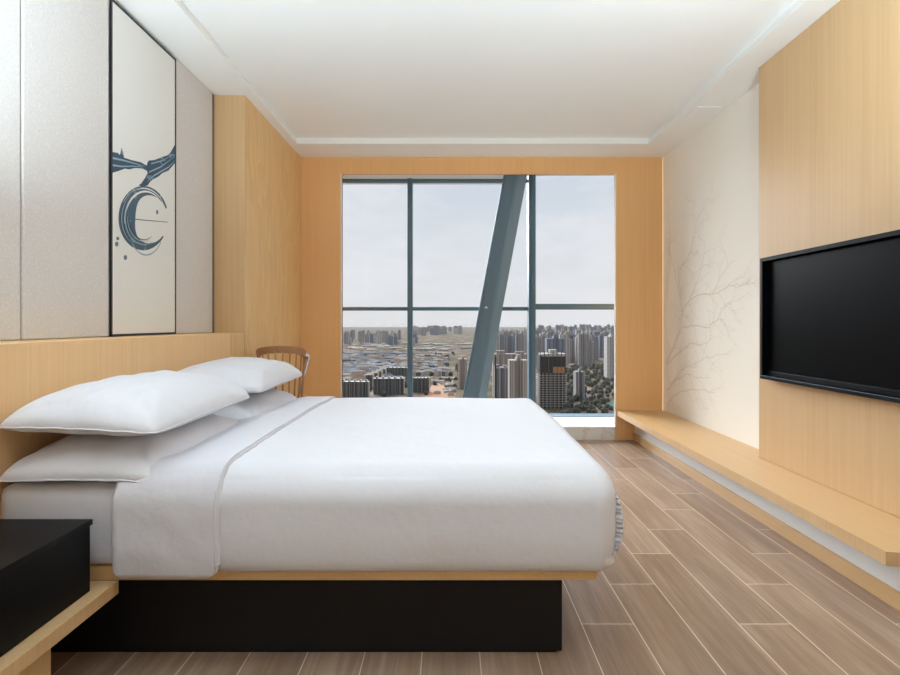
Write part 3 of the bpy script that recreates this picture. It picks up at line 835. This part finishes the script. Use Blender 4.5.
def cityX(px, d): return (px - 451) * d / F
def tower_mesh(kind, mats):
    """unit tower 1x1x1 with stepped plan, parapet and roof huts"""
    bm = bmesh.new()
    if kind == 0:
        add_box(bm, -.5, -.12, -.5, .5, 0, .96); add_box(bm, -.12, .12, -.35, .5, 0, 1); add_box(bm, .12, .5, -.5, .5, 0, .96); add_box(bm, -.08, .1, -.2, .2, 1, 1.05)
    elif kind == 1:
        add_box(bm, -.5, .5, -.4, .4, 0, .95); add_box(bm, -.3, -.1, -.5, -.4, 0, .93); add_box(bm, .1, .3, -.5, -.4, 0, .93); add_box(bm, -.4, -.15, -.2, .2, .95, 1.02); add_box(bm, .15, .4, -.2, .2, .95, 1.0)
    elif kind == 2:
        add_box(bm, -.5, .5, -.5, .5, 0, .06); add_box(bm, -.42, .42, -.42, .42, .06, .9); add_box(bm, -.3, .3, -.3, .3, .9, 1); add_box(bm, -.02, .02, -.02, .02, 1, 1.1)
    elif kind == 3:     # long slab with stair cores and ends coloured lighter as if side-lit
        add_box(bm, -.5, .5, -.5, .5, 0, .95)
        for k in range(-4, 5, 2): add_box(bm, k * .1 - .03, k * .1 + .03, -.2, .3, .95, 1.04)
        for k in range(-5, 6): add_box(bm, k * .095 - .012, k * .095 + .012, -.56, -.5, 0, .95)
    elif kind == 4:     # low house with hipped roof
        add_box(bm, -.5, .5, -.5, .5, 0, .7)
        b4 = [bm.verts.new(p) for p in ((-.55, -.55, .7), (.55, -.55, .7), (.55, .55, .7), (-.55, .55, .7))]; r = [bm.verts.new((-.25, 0, 1)), bm.verts.new((.25, 0, 1))]
        fs = [(b4[0], b4[1], r[1], r[0]), (b4[1], b4[2], r[1]), (b4[2], b4[3], r[0], r[1]), (b4[3], b4[0], r[0]), b4[::-1]]
        for f in fs: bm.faces.new(f).material_index = 1
    bmesh.ops.recalc_face_normals(bm, faces=bm.faces)
    me = bpy.data.meshes.new('building'); bm.to_mesh(me); bm.free()
    for m in mats: me.materials.append(m)
    if kind == 3:
        for p in me.polygons:
            if abs(p.normal.x) > .5 or p.normal.z > .5: p.material_index = 1
    return me
TM = [tower_mesh(k, [FM[c]]) for k in (0, 1, 2) for c in range(4)]
SM = tower_mesh(3, [slabm, whitem]); HM = [tower_mesh(4, [w, r]) for w, r in ((whitem, roofr), (whitem, roofb), (FM[1], roofm), (slabm, roofb), (FM[3], roofm))]
def place(name, me, px, d, w, dep, h, label, cat, group=None, rz=0):
    o = bpy.data.objects.new(name, me); C.objects.link(o)
    o.location = (cityX(px, d), d, G); o.scale = (w, dep, h); o.rotation_euler = (0, 0, rz)
    return tag(o, label, cat, group)
# far high-rise clusters
for i in range(64):                                             # left far cluster
    px = R.choice((R.uniform(343, 372), R.uniform(372, 404), R.uniform(412, 416))); d = R.uniform(2900, 4200)
    place('apartment_tower', R.choice(TM[8 * 0:8]), px, d, R.uniform(15, 28), 16, R.uniform(40, 84), 'hazy apartment tower in the far district left of the slanting beam', 'building', 'far towers left of the beam', R.uniform(-.3, .3))
for i in range(30):
    place('apartment_tower', R.choice(TM[:8]), R.uniform(414, 462), R.uniform(5200, 8500), R.uniform(40, 70), 30, R.uniform(60, 100), 'faint tower on the hazy skyline between first mullion and beam', 'building', 'skyline towers in the middle pane')
for i in range(30):                                             # dense band right of the beam
    px = 496 + 34 * (i + R.random()) / 30; d = R.uniform(1700, 2500)
    place('apartment_tower', R.choice(TM[2:8]), px, d, R.uniform(18, 30), 18, R.uniform(82, 106), 'tall grey tower in the dense row just right of the slanting beam', 'building', 'dense tower row between beam and right mullion')
for i in range(52):
    px = 536 + 80 * (i + R.random()) / 52; d = R.uniform(1500, 2600)
    place('apartment_tower', R.choice(TM[:8]), px, d, R.uniform(20, 34), 20, R.uniform(74, 104), 'tall grey apartment tower in the dense row across the right pane', 'building', 'dense tower row across the right pane')
for i in range(34):
    px = 536 + 80 * R.random(); d = R.uniform(4200, 6500)
    place('apartment_tower', R.choice(TM[:8]), px, d, R.uniform(30, 55), 20, R.uniform(85, 118), 'pale distant tower rising above the right pane skyline', 'building', 'pale skyline towers in the right pane')
# rows of small houses, left and middle
for row in range(13):
    d = 1120 * (1.055 ** row); n = 20 if row < 9 else 14
    for k in range(n):
        px = 343 + 72 * (k + .5) / n + R.uniform(-.6, .6) + (row % 2) * 1.5
        if px > 402 and row < 2: continue
        if R.random() < .12: continue
        place('low_apartment_block', HM[R.choice((0, 0, 1, 2, 2, 3, 4))], px, d + R.uniform(-14, 14), 30, 13, R.uniform(11, 17), 'small low-rise block in the dense rows of the left pane', 'building', 'low-rise rows in the left pane', .12)
for row in range(7):
    d = 1250 * (1.07 ** row)
    for k in range(9):
        if R.random() < .2: continue
        place('low_apartment_block', HM[R.choice((0, 2, 4, 3))], 416 + 30 * (k + .5) / 9 + R.uniform(-.6, .6), d, 24, 12, R.uniform(12, 17), 'small low-rise block in the rows of the middle pane', 'building', 'low-rise rows in the middle pane', -.3)
for i in range(60):
    place('village_house', HM[R.choice((0, 2, 4))], R.uniform(343, 475), R.uniform(2300, 3100), R.uniform(30, 80), 18, R.uniform(8, 14), 'tiny pale low building scattered on the brown plain beyond the housing rows', 'building', 'scattered low buildings on the plain', R.uniform(-.4, .4))
# foreground slabs, individually describable
place('apartment_slab', SM, 355, 890, 50, 15, 29, 'long dark apartment slab at the lower left corner of the window', 'building')
place('apartment_slab', SM, 389, 925, 56, 15, 31, 'long dark apartment slab just left of the first mullion', 'building')
place('apartment_slab', SM, 421, 950, 32, 15, 29, 'short dark apartment slab just right of the first mullion', 'building')
place('apartment_slab', SM, 397, 1180, 50, 15, 28, 'dark apartment slab behind the one left of the first mullion', 'building')
for i, (px, d) in enumerate(((370, 1020), (375, 1060), (379, 1100), (383, 1150))):
    place('apartment_slab', SM, px, d, 14, 24, 28, 'narrow apartment slab end in the stepped row of the left pane', 'building', 'stepped slab ends in the left pane')
# near towers in the middle: between beam and right mullion
place('office_tower', TM[0 * 4 + 1], 462.5, 1000, 18, 20, 62, 'brown tower partly hidden behind the left edge of the slanting beam', 'building')
place('apartment_tower', TM[1], 518, 700, 26, 24, 83, 'grey ribbed tower close to the right mullion on its left side', 'building')
place('apartment_tower', TM[4], 501, 820, 22, 24, 62, 'beige-grey tower just right of the slanting beam', 'building')
place('apartment_tower', TM[5], 510, 900, 62, 24, 80, 'wide slab tower behind the ribbed tower left of the right mullion', 'building')
place('apartment_tower', TM[3], 611, 1150, 26, 24, 104, 'tall beige tower at the right edge of the window', 'building')
place('apartment_tower', TM[0], 579, 860, 15, 20, 50, 'small dark grey tower right of the unfinished tower', 'building')
place('apartment_tower', TM[2], 555, 1150, 42, 24, 100, 'wide grey tower behind the unfinished tower', 'building')
# unfinished tower with its deck slabs and columns
def unfinished():
    d = 780; cx = cityX(551, d); t = thing('unfinished_tower', 'unfinished dark concrete tower with open floors right of the right mullion', 'building', (cx, d, G))
    w, dp = 42, 30; H = 86
    box('core', concm, cx - w * .45, cx + w * .45, d - dp * .4, d + dp * .4, G, G + H - 4, parent=t)
    for k in range(1, 15): box('floor_slab', roofm, cx - w / 2, cx + w / 2, d - dp / 2, d + dp / 2, G + k * 3.6, G + k * 3.6 + .5, parent=t)
    for k in range(8):
        x = cx - w / 2 + w * k / 7; box('column', roofm, x - .4, x + .4, d - dp / 2, d - dp / 2 + .8, G, G + 54, parent=t)
    box('netting', darkm, cx - w * .48, cx + w * .48, d - dp * .48, d + dp * .48, G + 56, G + 80, parent=t)
    for k in range(7):
        x = cx - w * .46 + w * .92 * k / 6; box('scaffold_pole', concm, x - .5, x + .5, d - dp * .48 - 1, d - dp * .48, G + 56, G + 88, parent=t)
    box('roof_deck', roofm, cx - w * .4, cx + w * .5, d - dp * .5, d + dp * .5, G + 80, G + 84, parent=t)
    box('roof_plant_room', roofm, cx - 3, cx + 8, d - 6, d + 6, G + 84, G + 90, parent=t)
    box('formwork', material('orange_formwork', rgb(180, 128, 88), .9)[0], cx, cx + w * .42, d - dp / 2 - .4, d - dp / 2, G + 55, G + 64, parent=t)
unfinished()
# hoist mast
bm = bmesh.new(); x = cityX(495.5, 650); add_box(bm, x - 1, x + 1, 649, 651, G, G + 88)
for k in range(20): add_box(bm, x - 1.6, x + 1.6, 648.6, 651.4, G + k * 4.4, G + k * 4.4 + .7)
tag(finish('hoist_mast', bm, darkm), 'thin dark construction hoist mast just right of the slanting beam', 'mast')
# roads and sports ground at lower right
def strip(name, pts, mat, label, cat, z=.4):
    bm = bmesh.new(); add_prism(bm, pts, 'Z', G, G + z); tag(finish(name, bm, mat), label, cat)
grn = material('green_court', rgb(60, 108, 92), .9)[0]; asp = material('road_asphalt', rgb(66, 70, 78), .9)[0]; soil = material('bare_soil', rgb(176, 132, 100), 1)[0]
strip('sports_court', [(cityX(598, 800), 780), (cityX(625, 800), 760), (cityX(625, 800), 830), (cityX(598, 800), 850)], grn, 'green sports ground at the lower right of the window', 'sports ground', .6)
strip('road', [(cityX(576, 900), 905), (cityX(600, 760), 745), (cityX(614, 720), 720), (cityX(584, 960), 960)], asp, 'dark blue-grey road running diagonally at the lower right of the view', 'road', .5)
strip('bare_lot', [(cityX(577, 960), 985), (cityX(590, 960), 935), (cityX(594, 960), 950), (cityX(582, 1000), 1030)], soil, 'orange bare soil lot beside the small dark grey tower', 'lot')
strip('building_site', [(cityX(425, 900), 880), (cityX(455, 900), 880), (cityX(458, 1180), 1180), (cityX(436, 1180), 1180)], soil, 'reddish bare building site right of the short dark slab', 'lot')
for i in range(26):
    place('site_shed', HM[R.choice((0, 0, 2, 4))], R.uniform(434, 458), R.uniform(900, 1180), R.uniform(8, 18), 9, R.uniform(5, 9), 'small shed on the reddish building site in the middle pane', 'building', 'sheds on the building site', R.uniform(-.5, .5))
# tree canopies below, lower right
def trees():
    bm = bmesh.new(); r2 = random.Random(3)
    for i in range(420):
        if i % 3: px, d = r2.uniform(560, 616), r2.uniform(690, 1500)
        else: px, d = r2.uniform(343, 460), r2.uniform(880, 2100)
        x = cityX(px, d); s = r2.uniform(3, 7)
        bmesh.ops.create_icosphere(bm, subdivisions=1, radius=s, matrix=Matrix.Translation((x, d, G + s * .8)))
    tag(finish('tree_canopy', bm, material('dark_tree_leaves', rgb(62, 64, 50), 1)[0]), 'dark green tree clumps scattered between the city blocks', 'trees', kind='stuff')
trees()
# ground haze lying over the plain
bm = bmesh.new(); add_box(bm, -13900, 13900, 250, 15900, G + .05, -6)
hz = finish('haze', bm, None); mh = bpy.data.materials.new('ground_haze'); mh.use_nodes = True; t = NT(mh.node_tree)
t.n.remove(t.n['Principled BSDF']); vs = t.add('ShaderNodeVolumeScatter'); vs.inputs['Density'].default_value = .00013; vs.inputs['Color'].default_value = (.20, .205, .215, 1); vs.inputs['Anisotropy'].default_value = -.35
t.l.new(vs.outputs[0], t.n['Material Output'].inputs['Volume']); hz.data.materials.append(mh)
tag(hz, 'pale haze lying over the city plain', 'haze', kind='stuff')

# ------------------------------------------------------------------ sky and sun
w = bpy.data.worlds.new('World'); bpy.context.scene.world = w; w.use_nodes = True
t = NT(w.node_tree); bg = t.n['Background']
tc = t.add('ShaderNodeTexCoord'); sp = t.add('ShaderNodeSeparateXYZ'); t.l.new(tc.outputs['Generated'], sp.inputs[0])
mp = t.add('ShaderNodeMapping'); mp.inputs['Scale'].default_value = (2.2, 2.2, 6.5); mp.inputs['Location'].default_value = (.3, 0, .2); t.l.new(tc.outputs['Generated'], mp.inputs['Vector'])
cl = t.noise(mp.outputs[0], 1.6, 6, .58)
sky = t.ramp(sp.outputs[2], [(.0, rgb(226, 224, 224)), (.06, rgb(224, 225, 227)), (.3, rgb(205, 214, 226)), (1, rgb(150, 176, 215))])
sky = t.mix(t.ramp(cl, [(.42, (0, 0, 0, 1)), (.62, (.85, .85, .85, 1))]), sky, rgb(231, 231, 235))
t.l.new(sky, bg.inputs[0]); bg.inputs[1].default_value = 1.06
sd = bpy.data.lights.new('sun', 'SUN'); sd.energy = 8; sd.angle = rad(50); sd.color = (.9, .95, 1)
so = bpy.data.objects.new('sun', sd); C.objects.link(so)
dirv = Vector((.42, -1, -.6)); so.rotation_euler = dirv.to_track_quat('-Z', 'Y').to_euler(); so.location = (0, 20, 20)

# ------------------------------------------------------------------ camera
cam = bpy.data.cameras.new('camera'); co = bpy.data.objects.new('camera', cam); C.objects.link(co)
co.location = (0, 0, HZ); co.rotation_euler = (math.pi / 2, 0, 0)
cam.sensor_fit = 'HORIZONTAL'; cam.sensor_width = 36; cam.lens = F / 900 * 36
cam.shift_x = -1 / 900; cam.shift_y = -14.5 / 900; cam.clip_start = .05; cam.clip_end = 60000
s = bpy.context.scene; s.camera = co
s.view_settings.view_transform = 'Standard'; s.view_settings.look = 'None'; s.view_settings.gamma = 1; s.view_settings.exposure = 0
s.cycles.use_denoising = True
s.cycles.max_bounces = 10; s.cycles.diffuse_bounces = 6; s.cycles.transparent_max_bounces = 12; s.cycles.volume_bounces = 1
s.cycles.sample_clamp_indirect = 8
